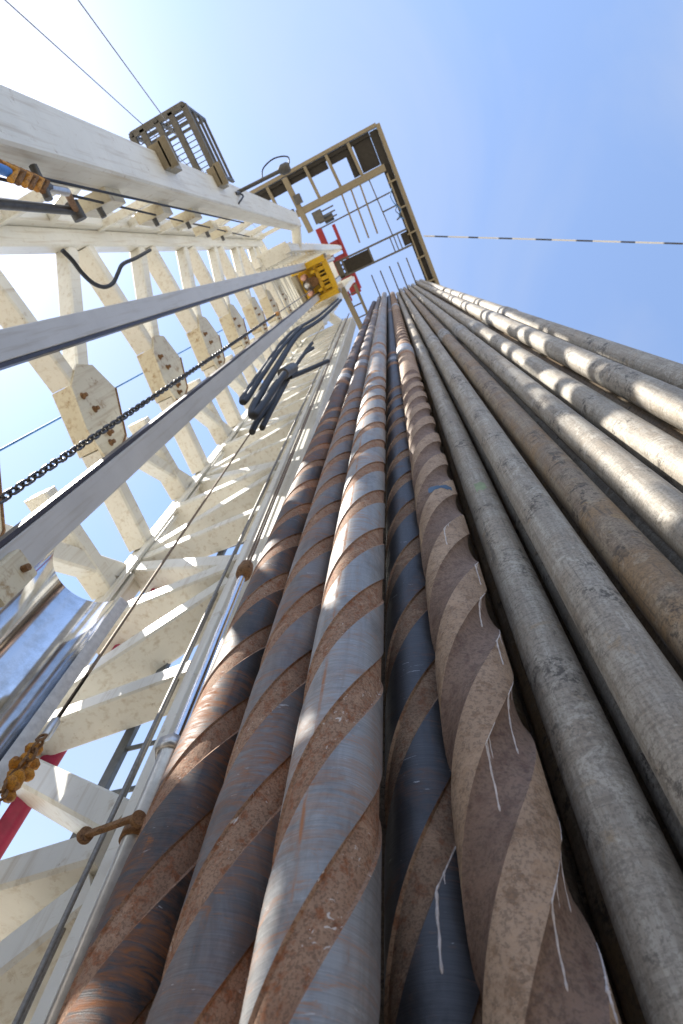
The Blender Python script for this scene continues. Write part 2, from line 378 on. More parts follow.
# rear legs and an intermediate post on the far side
beam('leg', (XR, YA+.12, 0), (XR, YA+.12, ZT), .2, .2, 'white', mast, (1,0,0), .08)
beam('leg', (XR, YB, 0), (XR, YB, ZT), .2, .2, 'white', mast, (1,0,0), .08)
for dy in (-.075, -.13): beam('leg_flange', (XR+.13, YB+dy, 0), (XR+.13, YB+dy, ZT), .03, .08, 'white', mast, (1,0,0))
beam('post', (-3.0, -1.70, 0), (-3.0, -1.70, ZT), .2, .22, 'white', mast, (1,0,0), .08)
BAY = 2.15; Z0 = 1.5+CAMH       # front node heights Z0 + k*BAY
def side(y, sgn, mid=True, dp=1.0):
    XA = XF-.3 if sgn < 0 else -1.74
    n0 = -1; n1 = 9
    for k in range(n0, n1):
        zf = Z0 + k*BAY
        if zf > ZT-.3: break
        # flat, wide struts: horizontals at the front nodes and half way, diagonals between front nodes and half-bay rear nodes
        if zf > .3: beam('girt', (XA, y, zf), (XR+.1, y, zf), .30*dp, .15*(.5+.5*dp), 'white', mast)
        if mid and zf+BAY/2 < ZT and zf+BAY/2 > .3: beam('girt', (XA, y, zf+BAY/2), (XR+.1, y, zf+BAY/2), .22, .12, 'white', mast)
        for zr in (zf-BAY/2, zf+BAY/2):
            if zr < .2 or zr > ZT or zf < .2 or (not mid and zr < zf): continue
            s = 1 if zr > zf else -1
            beam('brace', (XA, y+.02*sgn, zf+.14*s), (XR+.1, y+.02*sgn, zr-.14*s), .26*dp, .15*(.4+.6*dp), 'white', mast)
side(YB, 1); side(YA, -1, False, .32)
# rear lattice: girts with centre gussets, V braces
ZR0 = 5.26+CAMH; YM = .22
def gusset(z, x=XR+.12):
    t = thingless = MB()
    poly = [(x, YM-.42, z+.62), (x, YM-.10, z+.78), (x, YM+.30, z+.42), (x, YM+.42, z+.10), (x, YM+.36, z-.12), (x, YM+.05, z-.16), (x, YM-.30, z+.02), (x, YM-.48, z+.30)]
    poly = [(p_[0], p_[1]+random.uniform(-.03, .03), p_[2]+random.uniform(-.03, .03)) for p_ in poly]
    go = t.plate(poly, .025, (1,0,0)).build('gusset_plate', 'cream', mast)
    edge = MB().tube([Vector(p)+Vector((.028,0,0)) for p in poly[1:5]], .012, 5); edge.build('weld', 'rust', go)
    for yy, zz in ((YM-.2, z+.1), (YM-.05, z+.16), (YM+.28, z+.08), (YM+.2, z+.15)):
        MB().tube([(x+.02, yy, zz), (x+.035, yy, zz), (x+.036, yy, zz), (x+.075, yy, zz)], [.034, .034, .02, .02], 8).build('bolt', 'rust', go)
for k in range(-2, 7):
    z = ZR0+k*BAY
    if z < .5 or z > ZT-.3: continue
    beam('girt', (XR, YA+.22, z), (XR, YM-.35, z+.2), .24, .18, 'white', mast)
    beam('girt', (XR, YM-.3, z+.2), (XR, YM+.3, z), .26, .2, 'cream', mast)
    beam('girt', (XR, YM+.3, z), (XR, YB-.1, z-.2), .22, .18, 'white', mast)
    beam('girt', (XR-.02, YM+.3, z-1.0), (XR-.02, YB-.1, z-1.02), .22, .16, 'white', mast)
    gusset(z)
    if z+BAY < ZT+.6:
        beam('brace', (XR-.01, YM-.25, z+.35), (XR-.01, YA+.22, z+BAY-.35), .18, .18, 'white', mast)
        beam('brace', (XR-.01, YM+.2, z+.3), (XR-.01, YB-.1, z+BAY-.75), .18, .18, 'white', mast)
# upper, narrower section
XU, XUR, YUA, YUB, ZU = -2.15, -3.05, -.95, 1.12, 45.0
for x in (XU, XUR):
    for y in (YUA, YUB): beam('leg', (x, y, ZT-2.5), (x, y, ZU), .22, .2, 'white', mast, (1,0,0), .08)
k = 0
z = ZT-2
while z < ZU-.4:
    for y in (YUA, YUB):
        beam('girt', (XU, y, z), (XUR, y, z), .4, .16, 'white', mast)
        beam('brace', (XU, y, z+.15), (XUR, y, z+.95), .24, .14, 'white', mast)
    beam('girt', (XUR, YUA, z), (XUR, YUB, z), .24, .2, 'white', mast)
    beam('brace', (XUR, YUA+.1, z+.2), (XUR, YUB-.1, z+1.0), .2, .16, 'white', mast)
    z += 1.1
for y, yu in ((YA, YUA), (YB, YUB)):
    beam('tie_beam', (XF-.1, y, ZT-.2), (XU, yu, ZT+.1), .26, .26, 'white', mast)
    beam('tie_beam', (XR, y, ZT-.2), (XUR, yu, ZT+.1), .22, .22, 'white', mast)
# guide rails for the top drive: pale face, dark running strip on the inner edge
for y, s in ((-.47, 1), (.60, -1)):
    g_ = beam('guide_rail', (-2.42, y, .3), (-2.42, y, 38), .19, .12, 'whiterail', mast, (1,0,0), .05)
    beam('running_strip', (-2.42, y+s*.112, .3), (-2.42, y+s*.112, 38), .028, .10, 'railtrack', g_, (1,0,0), .05)
for z in [4.9+BAY*i for i in range(-1, 15)]:
    beam('rail_bracket', (-2.5, -.47, z), (XR+.1, -.47, z+.05), .1, .12, 'white', mast)
    beam('rail_bracket', (-2.5, .62, z), (XR+.1, .62, z+.05), .1, .12, 'white', mast)
# splice block with a bolt on the nearer rail
q = on_x((14, 566), -2.34)
sb = beam('splice_block', q+Vector((0,.02,-.26)), q+Vector((0,.02,.05)), .17, .10, 'cream', mast, (1,0,0))
MB().tube([q+Vector((.04,.03,-.02)), q+Vector((.09,.03,-.02))], .02, 8).build('bolt', 'rust', sb)
# pads and brackets on the front leg at the top left of the picture
for p in ((168, 160), (219, 179)):
    q = on_x(p, XF+.02)
    pb = MB().beam(q+Vector((0,0,-.28)), q+Vector((0,0,.12)), .26, .14, (1,0,0), .05)
    pb.beam(q+Vector((.10,0,-.28)), q+Vector((.10,0,-.24)), .30, .1, (1,0,0), .05)
    pb.build('leg_pad', 'tan', mast)
for p in ((103, 195), (156, 208), (188, 213), (207, 224), (222, 229)):
    q = on_y(p, YA+.19)
    bk = MB().plate([q+Vector((-.18,0,-.3)), q+Vector((.12,0,-.22)), q+Vector((.12,0,.12)), q+Vector((-.18,0,.16))], .12, (0,1,0)).build('leg_bracket', 'cream', mast)
    MB().tube([q+Vector((-.02,.12,-.2)), q+Vector((-.02,.2,-.2))], .028, 8).build('pin', 'darksteel', bk)

# ------------------------------------------------------------------ racked stands
LEAN = Vector((.0036, .0343, 1)).normalized()
LROT = Vector((0,0,1)).rotation_difference(LEAN)
def stand_root(name, x, y, label, cat, group):
    o = thing(name, label, cat, (0,0,0), group)
    base = Vector((x, y, CAMH)) - LEAN*(CAMH/LEAN.z)
    o.location = base; o.rotation_mode = 'QUATERNION'; o.rotation_quaternion = LROT
    return o
JZ = [9.2, 18.6, 28.0]          # joint heights along a stand
PITCH = 1.32
def spiral_mesh(name, z0, z1, Rr, gw, depth, mats, dz=.024, nseg=96, flat=False, plain_top=False):
    """one length of spiral collar: three helical grooves cut between z0+1.05 and z1-.9"""
    gz0, gz1 = (z0+.55, z1-1.7) if not plain_top else (z1+1, z1+2)
    nz = int((z1-z0)/dz); vs = []; fs = []; mi = []
    # angular samples in the helix frame: dense at groove edges
    ang = []
    for k in range(3):
        c = k*120
        e = gw
        ang += [c+a for a in (-e-2.2, -e-.5, -e+.6, -e+2.5, -e*.75, -e*.5, -e*.25, 0, e*.25, e*.5, e*.75, e-2.5, e-.6, e+.5, e+2.2)]
        rest = 120-2*e-4.4; n = 9
        ang += [c+e+2.2+rest*j/n for j in range(1, n)]
    ang = sorted(set(round(a, 3) for a in ang)); n = len(ang)
    def prof(a, f):
        d = ((a+60) % 120)-60
        u = abs(d)/gw
        if u >= 1: return Rr
        sag = Rr*math.cos(math.radians(gw))/max(math.cos(math.radians(d)), .1)   # chord across the groove
        dd = min(1, (1-u)*gw/2.2)
        r = min(Rr, sag) if flat else Rr
        return Rr - f*((Rr-r) + depth*dd)
    for i in range(nz+1):
        z = z0+(z1-z0)*i/nz
        f = max(0, min(1, (z-gz0)/.12, (gz1-z)/.12))
        tw = 360*z/PITCH
        for a in ang:
            th = math.radians(a+tw); r = prof(a, f)
            vs.append((r*math.cos(th), r*math.sin(th), z))
    for i in range(nz):
        z = z0+(z1-z0)*(i+.5)/nz
        for k in range(n):
            k2 = (k+1) % n
            fs.append((i*n+k, i*n+k2, (i+1)*n+k2, (i+1)*n+k))
            mid = ang[k]+(((ang[k2]-ang[k]) % 360)/2)
            mi.append(1 if abs(((mid+60) % 120)-60) < gw and gz0 < z < gz1 else 0)
    me = bpy.data.meshes.new(name); me.from_pydata(vs, [], fs)
    for x in mats: me.materials.append(M[x])
    me.polygons.foreach_set('material_index', mi); me.polygons.foreach_set('use_smooth', [True]*len(fs))
    # keep the groove edges crisp
    me.update()
    try: me.set_sharp_from_angle(angle=math.radians(28))
    except Exception: pass
    return me
def zsil(p, x, y):              # height on the collar at (x, y) where the ray through p passes its side
    w = ray(*p); d = math.hypot(x, y); vz = w.z/math.hypot(w.x, w.y)
    # the stands lean away: solve along the lean
    z = vz*d
    for _ in range(6): z = vz*math.hypot(x+z*LEAN.x/LEAN.z, y+z*LEAN.y/LEAN.z)
    return z+CAMH
def phase_for(p, x, y, gw, side=1):
    """rotation that puts a groove's upper edge on the right (or left) silhouette at pixel p"""
    z = zsil(p, x, y); az = math.atan2(x, y)
    th = 90-math.degrees(az+side*math.pi/2)
    return th+gw-360*z/PITCH
COLLARS = [  # x, y, R, gw, depth, land, groove, silhouette pixel, label
 (-1.02, 1.03, .1015, 22, .006, 'steel1', 'groove', (273, 611), 'dark rust-streaked spiral drill collar at the left end of the row beside the mast'),
 (-.74, .965, .1015, 22, .006, 'steel2', 'groove', (328, 573), 'blue-grey spiral drill collar with rust blooms, second from the mast'),
 (-.50, .89, .1015, 22, .006, 'steel3', 'groove', (388.5, 647.5), 'palest and nearest blue-grey spiral drill collar with thin orange rust run'),
 (-.36, 1.09, .1015, 22, .007, 'steel4', 'groovedark', (432, 575), 'darkest navy spiral drill collar set back between the pale one and the brown one'),
 (-.185, 1.02, .100, 33, .003, 'brownland', 'browngroove', (510.5, 670), 'brown deeply twisted spiral drill collar with white mud drips'),
]
def ring_part(name, prof, mat, parent, n=40):
    return MB().lathe(prof, n).build(name, mat, parent)
collar_objs = []
def surf_r(ci, th, z):
    st, ph, Rr, gw, x, y = collar_objs[ci]; dep = COLLARS[ci][4]
    a = th-ph-360*z/PITCH; d = ((a+60) % 120)-60; u = abs(d)/gw
    if u >= 1: return Rr
    sag = Rr*math.cos(math.radians(gw))/math.cos(math.radians(d)) if gw > 30 else Rr
    return Rr-((Rr-min(Rr, sag))+dep*min(1, (1-u)*gw/2.2))
base_mesh = {}
for i, (x, y, Rr, gw, dep, land, grv, px, lab) in enumerate(COLLARS):
    st = stand_root('drill_collar_stand', x, y, lab, 'drill collar', 'spiral drill collars racked beside the mast')
    ph = phase_for(px, x, y, gw)
    key = (Rr, gw, dep)
    if key not in base_mesh:
        base_mesh[key] = [spiral_mesh('collar_joint', a, bb, Rr, gw, dep, [land, grv], .026 if a < 1 else .045, flat=(gw > 30), plain_top=(gw < 30 and a > 1)) for a, bb in ((0, JZ[0]-.12), (JZ[0]+.12, JZ[1]-.12), (JZ[1]+.12, JZ[2]))]
    for me0 in base_mesh[key]:
        me = me0.copy()
        me.materials[0] = M[land]; me.materials[1] = M[grv]
        o = link('collar_joint', me); o.parent = st; o.rotation_euler.z = math.radians(ph)
    for jz in JZ[:2]:
        r = Rr
        o = ring_part('connection_band', [(r-.001, jz-.13), (r+.0035, jz-.12), (r+.0035, jz-.02), (r-.004, jz-.008), (r-.004, jz+.008), (r+.0035, jz+.02), (r+.0035, jz+.12), (r-.001, jz+.13)], 'jointband', None); o.parent = st
        if i == 4:
            o = ring_part('joint_collar', [(r, jz-.30), (r+.012, jz-.28), (r+.012, jz+.28), (r, jz+.30)], 'jointband', None); o.parent = st
        for zz in (jz-.45, jz+.5):
            o = ring_part('rust_band', [(r-.002, zz-.1), (r+.0015, zz-.095), (r+.0015, zz+.095), (r-.002, zz+.1)], 'groove', None); o.parent = st
    o = ring_part('pin_shoulder', [(Rr, JZ[2]), (Rr*.8, JZ[2]+.02), (.05, JZ[2]+.02), (.03, JZ[2]+.15), (0, JZ[2]+.15)], 'jointband', None, 24); o.parent = st
    collar_objs.append((st, ph, Rr, gw, x, y))

# dried white mud drips from the groove edges
def drip(ci, th0, z0, along, drop, rad=.003):
    """dried mud: a ragged bead along a groove edge (th0: angle in degrees on the collar, z0 height up the stand), then a run down the steel with short side runs"""
    st = collar_objs[ci][0]
    def at(th, z): r_ = surf_r(ci, th, z)-.0006; return (r_*math.cos(math.radians(th)), r_*math.sin(math.radians(th)), z)
    pts = []; rr = []; n = 22
    for j in range(n+1):
        s_ = along*(1-j/n); pts.append(at(th0+s_*360/PITCH, z0+s_)); rr.append(rad*random.uniform(.35, .75)*(.35+.65*j/n))
    m_ = 26; a = th0; ph_ = random.uniform(0, 6)
    for j in range(1, m_+1):
        a += -.35*math.exp(-j/3)+.16*math.sin(j*.55+ph_)+random.uniform(-.12, .12); pts.append(at(a, z0-drop*j/m_))
        rr.append(rad*(.85+.35*math.sin(j*.8+ph_)*.5+random.uniform(-.12, .12))*(1-.35*j/m_))
    rr[-1] = rad*.3; rr[-2] = rad*.75; rr[-3] = rad*.9
    MB().tube(pts, rr, 8).build('mud_drip', 'drip').parent = st
    for q in range(random.randint(1, 3)):
        s_ = along*random.uniform(.1, .8); t0 = th0+s_*360/PITCH; d2 = drop*random.uniform(.15, .5)
        pts = [at(t0+.25*math.sin(j), z0+s_-d2*j/9) for j in range(10)]
        MB().tube(pts, [rad*random.uniform(.35, .65)*(1-.06*j) for j in range(10)], 6).build('mud_drip', 'drip').parent = st
def edge_angle(ci, z, k, which):
    st, ph, Rr, gw, x, y = collar_objs[ci]
    return ph + 360*z/PITCH + k*120 + which*gw
def drips_on(ci, zs, front_spread, seedn):
    rnd = random.Random(seedn); st, ph, Rr, gw, x, y = collar_objs[ci]
    front = math.degrees(math.atan2(-y, -x))
    for z, off in zs:
        # the groove edge (lower rim of a land) nearest to the wanted angle
        best = min(((((edge_angle(ci, z, k, w)-(front+off)+180) % 360)-180, k, w) for k in range(3) for w in (-1, 1)), key=lambda q: abs(q[0]))
        th = front+off+best[0]
        drip(ci, th, z, rnd.uniform(.06, .16), rnd.uniform(.05, .17), rnd.uniform(.0022, .0042))
drips_on(4, [(2.12, 25), (2.26, 40), (2.45, 20), (2.62, 45), (2.85, 30), (3.05, 35), (3.3, 40), (3.55, 30), (2.02, 50)], 0, 3)
drips_on(3, [(2.1, 15), (2.22, 30), (2.6, 35), (2.95, 30), (3.4, 35)], 0, 5)

def pipe_meshes(Rb, Rj, mats):
    out = []
    z = 0.0
    for i, jz in enumerate(JZ):
        a = .25 if i == 0 else JZ[i-1]+.30
        e = jz-.28
        if i == 0: out.append(('pipe_body', MB().lathe([(Rb, .25)]+[(Rb, z_) for z_ in (7, 14, 21)]+[(Rb, JZ[2]-1.4)], 48), mats[0]))
        up = .30 if i < 2 else .0
        if i < 2:
            out.append(('tool_joint', MB().lathe([(Rb-.001, jz-.36), (Rb+.002, jz-.34), (Rj, jz-.26), (Rj, jz-.012), (Rj-.004, jz-.006), (Rj-.004, jz+.006), (Rj, jz+.012), (Rj, jz+.20), (Rb+.002, jz+.33), (Rb-.001, jz+.35)], 40), mats[1]))
        else:
            out.append(('box_end', MB().lathe([(Rb-.001, jz-1.5), (Rb+.0005, jz-1.45), (Rb+.0005, jz-.36), (Rj, jz-.28), (Rj, jz), (Rj*.7, jz+.002), (Rj*.65, jz-.1)], 32), mats[1]))
    out.append(('pin_end', MB().lathe([(.04, 0), (.05, 0), (Rj, .1), (Rj, .2), (Rb, .3)], 32), mats[1]))
    return [(n, mb.mesh(n, [M[mt]])) for n, mb, mt in out]
PM = pipe_meshes(.070, .0775, ('pipe', 'pipeband'))
PMB = [(n, me.copy()) for n, me in PM]
for n, me in PMB: me.materials[0] = M['pipebrown'] if n == 'pipe_body' else M['pipeband']
PIPES = [
 (.012, 1.10, 0, 0, 'grey drill pipe stand with green paint fleck, next to the brown twisted collar'),
 (.18, 1.02, 0, .05, 'straight grey drill pipe stand, second pipe to the right of the brown collar'),
 (.345, 1.035, 1, .15, 'brownish drill pipe stand with a thin strip of sunlight along it'),
 (.52, 1.02, 0, -.35, 'drill pipe stand with sunlight and shadow bands, just right of the brownish pipe'),
 (.69, 1.035, 0, -.9, 'drill pipe stand with scattered sun patches, third from the right end of the row'),
 (.868, .98, 0, -1.5, 'drill pipe stand, brightest sunlit one, second from the right end of the row'),
 (1.04, 1.01, 0, -2.0, 'drill pipe stand at the right end of the row against the open sky'),
]
def pipe_stand(x, y, meshes, rot, dz, lab, grp):
    st = stand_root('drill_pipe_stand', x, y, lab, 'drill pipe', grp)
    for n, me in meshes:
        o = link(n, me); o.parent = st; o.rotation_euler.z = rot
        if n == 'tool_joint' or n == 'box_end': o.location.z = dz
        if n == 'tool_joint' and dz < -.2: pass
    return st
pipe_roots = []
for i, (x, y, br, dz, lab) in enumerate(PIPES):
    dz = max(dz, -1.2)*.5
    pipe_roots.append(pipe_stand(x, y, PMB if br else PM, i*1.7, dz, lab, 'drill pipe stands in the front row'))
for row, word in ((1, 'second'), (2, 'third'), (3, 'fourth')):
    for i, (x, y, br, dz, lab) in enumerate(PIPES):
        pipe_stand(x+.01*row*(-1)**i, y+.165*row, PM if (i+row) % 3 else PMB, i*2.1+row, 0, 'grey drill pipe stand in the dark %s row behind the front pipes' % word, 'drill pipe stands in the %s row' % word)
for i, x in enumerate((-1.02, -.80, -.58, -.36, -.18, -.03)):
    for row in (0, 1):
        pipe_stand(x+.03*row, 1.29+.19*row, PMB, i, 0, 'dull drill pipe stand in the dark behind the spiral collars', 'drill pipe stands behind the collars')
# paint marks (thin skins on the steel)
def skin(parent, Rr, th0, th1, z0, z1, slope, mat, name):
    mb = MB(); n = 8; vs = []
    for j in range(n+1):
        th = math.radians(th0+(th1-th0)*j/n); zz = slope*j/n; wob = random.uniform(-.014, .014)
        for z in (z0+wob, z1-wob*.7): vs.append(((Rr)*math.cos(th), (Rr)*math.sin(th), z+zz))
    mb.add(vs, [[2*j, 2*j+2, 2*j+3, 2*j+1] for j in range(n)], 0, True)
    o = mb.build(name, mat); o.parent = parent
c5 = collar_objs[4]; zf = zsil((443, 508), c5[4], c5[5]); fr = math.degrees(math.atan2(-c5[5], -c5[4]))
skin(c5[0], .1012, fr-15, fr+50, zf-.03, zf+.02, .05, 'bluemark', 'paint_mark')
zf = zsil((487, 498), .012, 1.10); skin(pipe_roots[0], .0708, -100, -60, zf-.05, zf+.05, 0, 'greenmark', 'paint_mark')

# ------------------------------------------------------------------ monkeyboard
ZM = 24+CAMH
mk = thing('monkeyboard', 'tan and dark steel racking platform with fingers high above the pipes', 'platform', (0, 0, ZM))
def mb_beam(name, x0, y0, x1, y1, w, h, mat, dz=0): return beam(name, (x0, y0, ZM+dz+h/2), (x1, y1, ZM+dz+h/2), w, h, mat, mk)
mb_beam('edge_beam', 1.58, -3.50, 1.58, 3.6, .14, .28, 'tan')
mb_beam('edge_beam', -3.4, -3.50, 1.52, -3.50, .12, .28, 'tan')
mb_beam('edge_beam', -1.9, 3.55, 1.52, 3.55, .12, .28, 'tan')
mb_beam('edge_walkway', 1.36, -3.4, 1.36, 3.45, .29, .06, 'darkgrate', .12)
mb_beam('kick_plate', 1.29, -2.0, 1.29, 3.45, .05, .2, 'tan', -.04)
mb_beam('edge_channel', -3.3, -3.36, 1.2, -3.36, .13, .1, 'darkgrate', .1)
mb_beam('inner_beam', -2.15, -2.20, 1.30, -2.20, .24, .24, 'tan', -.02)
mb_beam('inner_beam', -2.05, -3.4, -1.95, -1.45, .2, .24, 'tan', -.05)
mb_beam('inner_beam', -1.72, .75, -1.62, 3.5, .2, .24, 'tan', -.03)
for x in (-2.75, -1.25, -.42, .42): mb_beam('joist', x, -3.42, x+.06, -2.33, .11, .16, 'tan', .02)
def grate(x0, x1, y0, y1, dz=.2):
    p = MB().beam(((x0+x1)/2, y0, ZM+dz), ((x0+x1)/2, y1, ZM+dz), abs(x1-x0), .03, ch=.05).build('grating_panel', 'darkgrate', mk)
    return p
grate(.55, 1.2, -3.40, -2.36); grate(.2, .5, -3.40, -2.36)
for x0, x1, d in ((-.38, .2, .35), (-1.2, -.5, .4), (-2.0, -1.3, .3), (-3.2, -2.1, .4)): grate(x0, x1, -3.42, -3.42+d)
mb_beam('hand_rail', -2.1, -3.40, 1.45, -3.40, .05, .05, 'greybox', 1.0)
for x in (-2.0, -.9, .3, 1.4): beam('rail_post', (x, -3.4, ZM+.25), (x, -3.4, ZM+1.0), .05, .05, 'greybox', mk)
for x in (-.42, -.06, .29): mb_beam('finger', x, -2.1, x-.06, -.38, .06, .09, 'tan', .02)
mb_beam('finger', .64, -2.1, .70, -.12, .04, .09, 'greybox', .02)
mb_beam('finger_tie', -1.6, -1.42, 1.25, -1.42, .05, .05, 'greybox', .12)
mb_beam('finger_tie', .66, -.95, 1.25, -.95, .05, .05, 'greybox', .12)
for x in (.862, .517, .187, -.18, -.535, -1.2): mb_beam('finger', x, .80, x, 3.5, .045, .08, 'greybox', .02)
mb_beam('gear_box', -1.5, -2.0, -1.5, -1.6, .35, .3, 'greybox', .05); mb_beam('gear_box', -2.6, -2.25, -2.2, -2.25, .3, .35, 'darksteel', -.1)
mb_beam('gear_box', -1.9, -2.75, -1.9, -2.45, .25, .3, 'darksteel', -.15)
for k in range(5): mb_beam('toe_bracket', 1.2, -1.7+.9*k, 1.55, -1.7+.9*k, .06, .12, 'tan', -.05)
mb_beam('side_beam', -1.25, .85, -1.2, 3.4, .1, .14, 'tan', 0)
for k in range(4): mb_beam('side_rung', -1.7, 1.1+.45*k, -1.2, 1.1+.45*k, .05, .06, 'greybox', .05)
# diving board
for y in (-.14, .42): mb_beam('board_rail', -1.62, y, 1.30, y+.06, .07, .12, 'greybox', 0)
MB().beam((-1.30, .16, ZM+.03), (-.30, .18, ZM+.03), .48, .03, ch=.05).build('board_plate', 'darkgrate', mk)
mb_beam('board_frame', -1.33, -.12, -1.33, .44, .07, .1, 'greybox', .01); mb_beam('board_frame', -.28, -.1, -.28, .46, .07, .1, 'greybox', .01)
mb_beam('board_end', -1.52, -.12, -1.52, .44, .2, .16, 'greybox', 0)
for x in (.58, .72, .86): mb_beam('board_rung', x, -.1, x, .46, .04, .05, 'greybox', .04)
mb_beam('board_seat', 1.1, -.02, 1.1, .42, .26, .1, 'darkgrate', .02)
for k in range(3): mb_beam('side_rung', -1.55+.0*k, -1.9+.16*k, -.85, -1.9+.16*k, .05, .05, 'greybox', .1)
MB().tube([(-1.35, -1.6, ZM+.3), (-1.0, -1.6, ZM+.3)], .13, 12).build('winch_drum', 'darksteel', mk)
pts = smooth_path([(1.3,-1.55,ZM+.1),(1.12,-1.3,ZM-.1),(1.15,-1.0,ZM-.25),(1.28,-.75,ZM-.1),(1.15,-.6,ZM-.2),(1.3,-.4,ZM)], 5)
MB().tube(pts, .018, 6).build('loose_cable', 'bluerope', mk)
pts = smooth_path([(1.3,-.95,ZM),(1.1,-.8,ZM-.15),(1.2,-.55,ZM-.2),(1.02,-.5,ZM-.1),(1.3,-.62,ZM)], 5)
MB().tube(pts, .015, 6).build('loose_cable', 'rubber', mk)

# ------------------------------------------------------------------ top drive
ZD = 21.6+CAMH; TX, TY = -2.30, .12
td = thing('top_drive', 'yellow top drive hanging between the two guide rails high in the mast', 'top drive', (TX, TY, ZD))
def tdb(name, x0, y0, z0, x1, y1, z1, w, h, mat, ref=(0,0,1), ch=.1): return beam(name, (TX+x0, TY+y0, ZD+z0), (TX+x1, TY+y1, ZD+z1), w, h, mat, td, ref, ch)
tdb('main_body', -.1, 0, .7, -.1, 0, 3.2, .95, .9, 'yellow', (1,0,0), .08)
for y in (-.56, .56):
    tdb('side_frame', -.62, y, .1, .62, y, .1, .20, .5, 'yellow')
    tdb('side_frame', .45, y, .1, .45, y, 3.4, .16, .3, 'yellow', (1,0,0))
    tdb('link_arm', .1, y*.55, -.5, .1, y*.5, .8, .09, .12, 'yellow', (1,0,0))
tdb('cross_frame', .56, -.5, .08, .56, .5, .08, .18, .35, 'yellow')
tdb('cross_frame', .18, -.5, .2, .18, .5, .2, .14, .3, 'yellow')
tdb('back_plate', -.62, -.45, .2, -.62, .45, .2, .24, .5, 'tan')
for x, y in ((.36, -.3), (.36, .02), (.36, .32)): tdb('crosshead', x-.12, y, .02, x+.14, y, .02, .13, .12, 'yellow')
MB().lathe([(.0,-.45),(.07,-.45),(.09,-.4),(.09,.1),(.2,.12),(.2,.8),(0,.8)], 20, (TX-.25, TY, ZD)).build('quill', 'galv', td)
for y in (-.27, .27): MB().lathe([(0,-.1),(.085,-.1),(.1,-.05),(.1,.5),(0,.5)], 16, (TX-.3, TY+y, ZD)).build('clamp_cylinder', 'pink', td)
MB().lathe([(.0,.0),(.16,.0),(.16,.5),(0,.5)], 16, (TX-.02, TY-.02, ZD)).build('pipe_handler', 'rust', td)
for y in (-.3, .3): MB().lathe([(0,3.2),(.24,3.2),(.24,4.2),(.1,4.35),(0,4.35)], 20, (TX-.1, TY+y, ZD)).build('motor', 'yellow', td)
tdb('gap_shade_plate', .3, -.45, .42, .3, .45, .42, .5, .06, 'darksteel')  # dark sheet standing in for shade in the gaps of the underside
for y in (-.42, -.14, .16, .44): tdb('rib_plate', .22, y, .18, .52, y, .18, .05, .3, 'yellow')
for x, y in ((.62, -.6), (.62, .6), (-.5, -.62), (-.5, .62)): tdb('corner_lug', x, y, -.12, x, y, .3, .14, .14, 'tan', (1,0,0))
for y in (-.64, .64): tdb('carriage_shoe', -.12, y, .6, -.12, y, 2.6, .08, .2, 'darksteel', (1,0,0))

# red crown frame over the mast top
ZC = 43.5+CAMH
cr = thing('crown_frame', 'red steel crown frame at the very top of the mast', 'crown frame', (-2.4, 0, ZC))
beam('crown_beam', (-2.0, -2.4, ZC), (-2.0, 1.9, ZC), .2, .8, 'red', cr)
beam('crown_block', (-2.35, 1.4, ZC), (-2.35, 2.1, ZC), .7, .7, 'red', cr)
beam('crown_block', (-2.4, -1.5, ZC), (-2.4, -.8, ZC), .6, .7, 'red', cr)
beam('crown_beam', (-3.0, -2.6, ZC+.05), (-3.0, 2.4, ZC+.05), .4, .7, 'red', cr)
for y in (-.4, .9): beam('crown_beam', (-2.9, y, ZC+.1), (-2.0, y, ZC+.1), .35, .6, 'red', cr)
for y in (-.25, .05, .35, .65): MB().lathe([(0,-.06),(.5,-.06),(.56,-.03),(.52,0),(.56,.03),(.5,.06),(0,.06)], 24).build('sheave', 'darksteel', cr)
for o, y in zip([c for c in cr.children if c.name.startswith('sheave')], (-.25, .05, .35, .65)):
    o.rotation_euler.x = math.pi/2; o.matrix_parent_inverse.identity(); o.location = (0, y, .9)

# ------------------------------------------------------------------ things on the mast
# access basket outside the far front leg
bz = 10+CAMH
bk = thing('access_basket', 'small grey caged work basket outside the upper left mast leg', 'basket', (-2.2, -2.4, bz))
x0, x1, y0, y1 = -2.62, -1.74, -2.84, -1.90
for a, b_ in (((x0,y0),(x1,y0)), ((x1,y0),(x1,y1)), ((x0,y1),(x1,y1)), ((x0,y0),(x0,y1)), ((-2.2,y0),(-2.2,y1)), ((-1.97,y0),(-1.97,y1)), ((-2.45,y0),(-2.45,y1))):
    beam('floor_bar', (*a, bz), (*b_, bz), .09, .09, 'greybox', bk)
for i in range(12):
    beam('floor_slat', (x0+.05, y0+.072*(i+1), bz+.03), (x1-.05, y0+.072*(i+1), bz+.03), .01, .02, 'greybox', bk)
for h in (.4, .75, 1.12):
    beam('guard_rail', (x1, y0, bz+h), (x1, y1, bz+h), .04, .04, 'darksteel', bk)
    beam('guard_rail', (x0, y0, bz+h), (x1, y0, bz+h), .04, .04, 'darksteel', bk)
for x, y in ((x1,y0),(x1,y1),(x0,y0),(-2.2,y0)): beam('guard_post', (x, y, bz-.06), (x, y, bz+1.14), .05, .05, 'darksteel', bk)
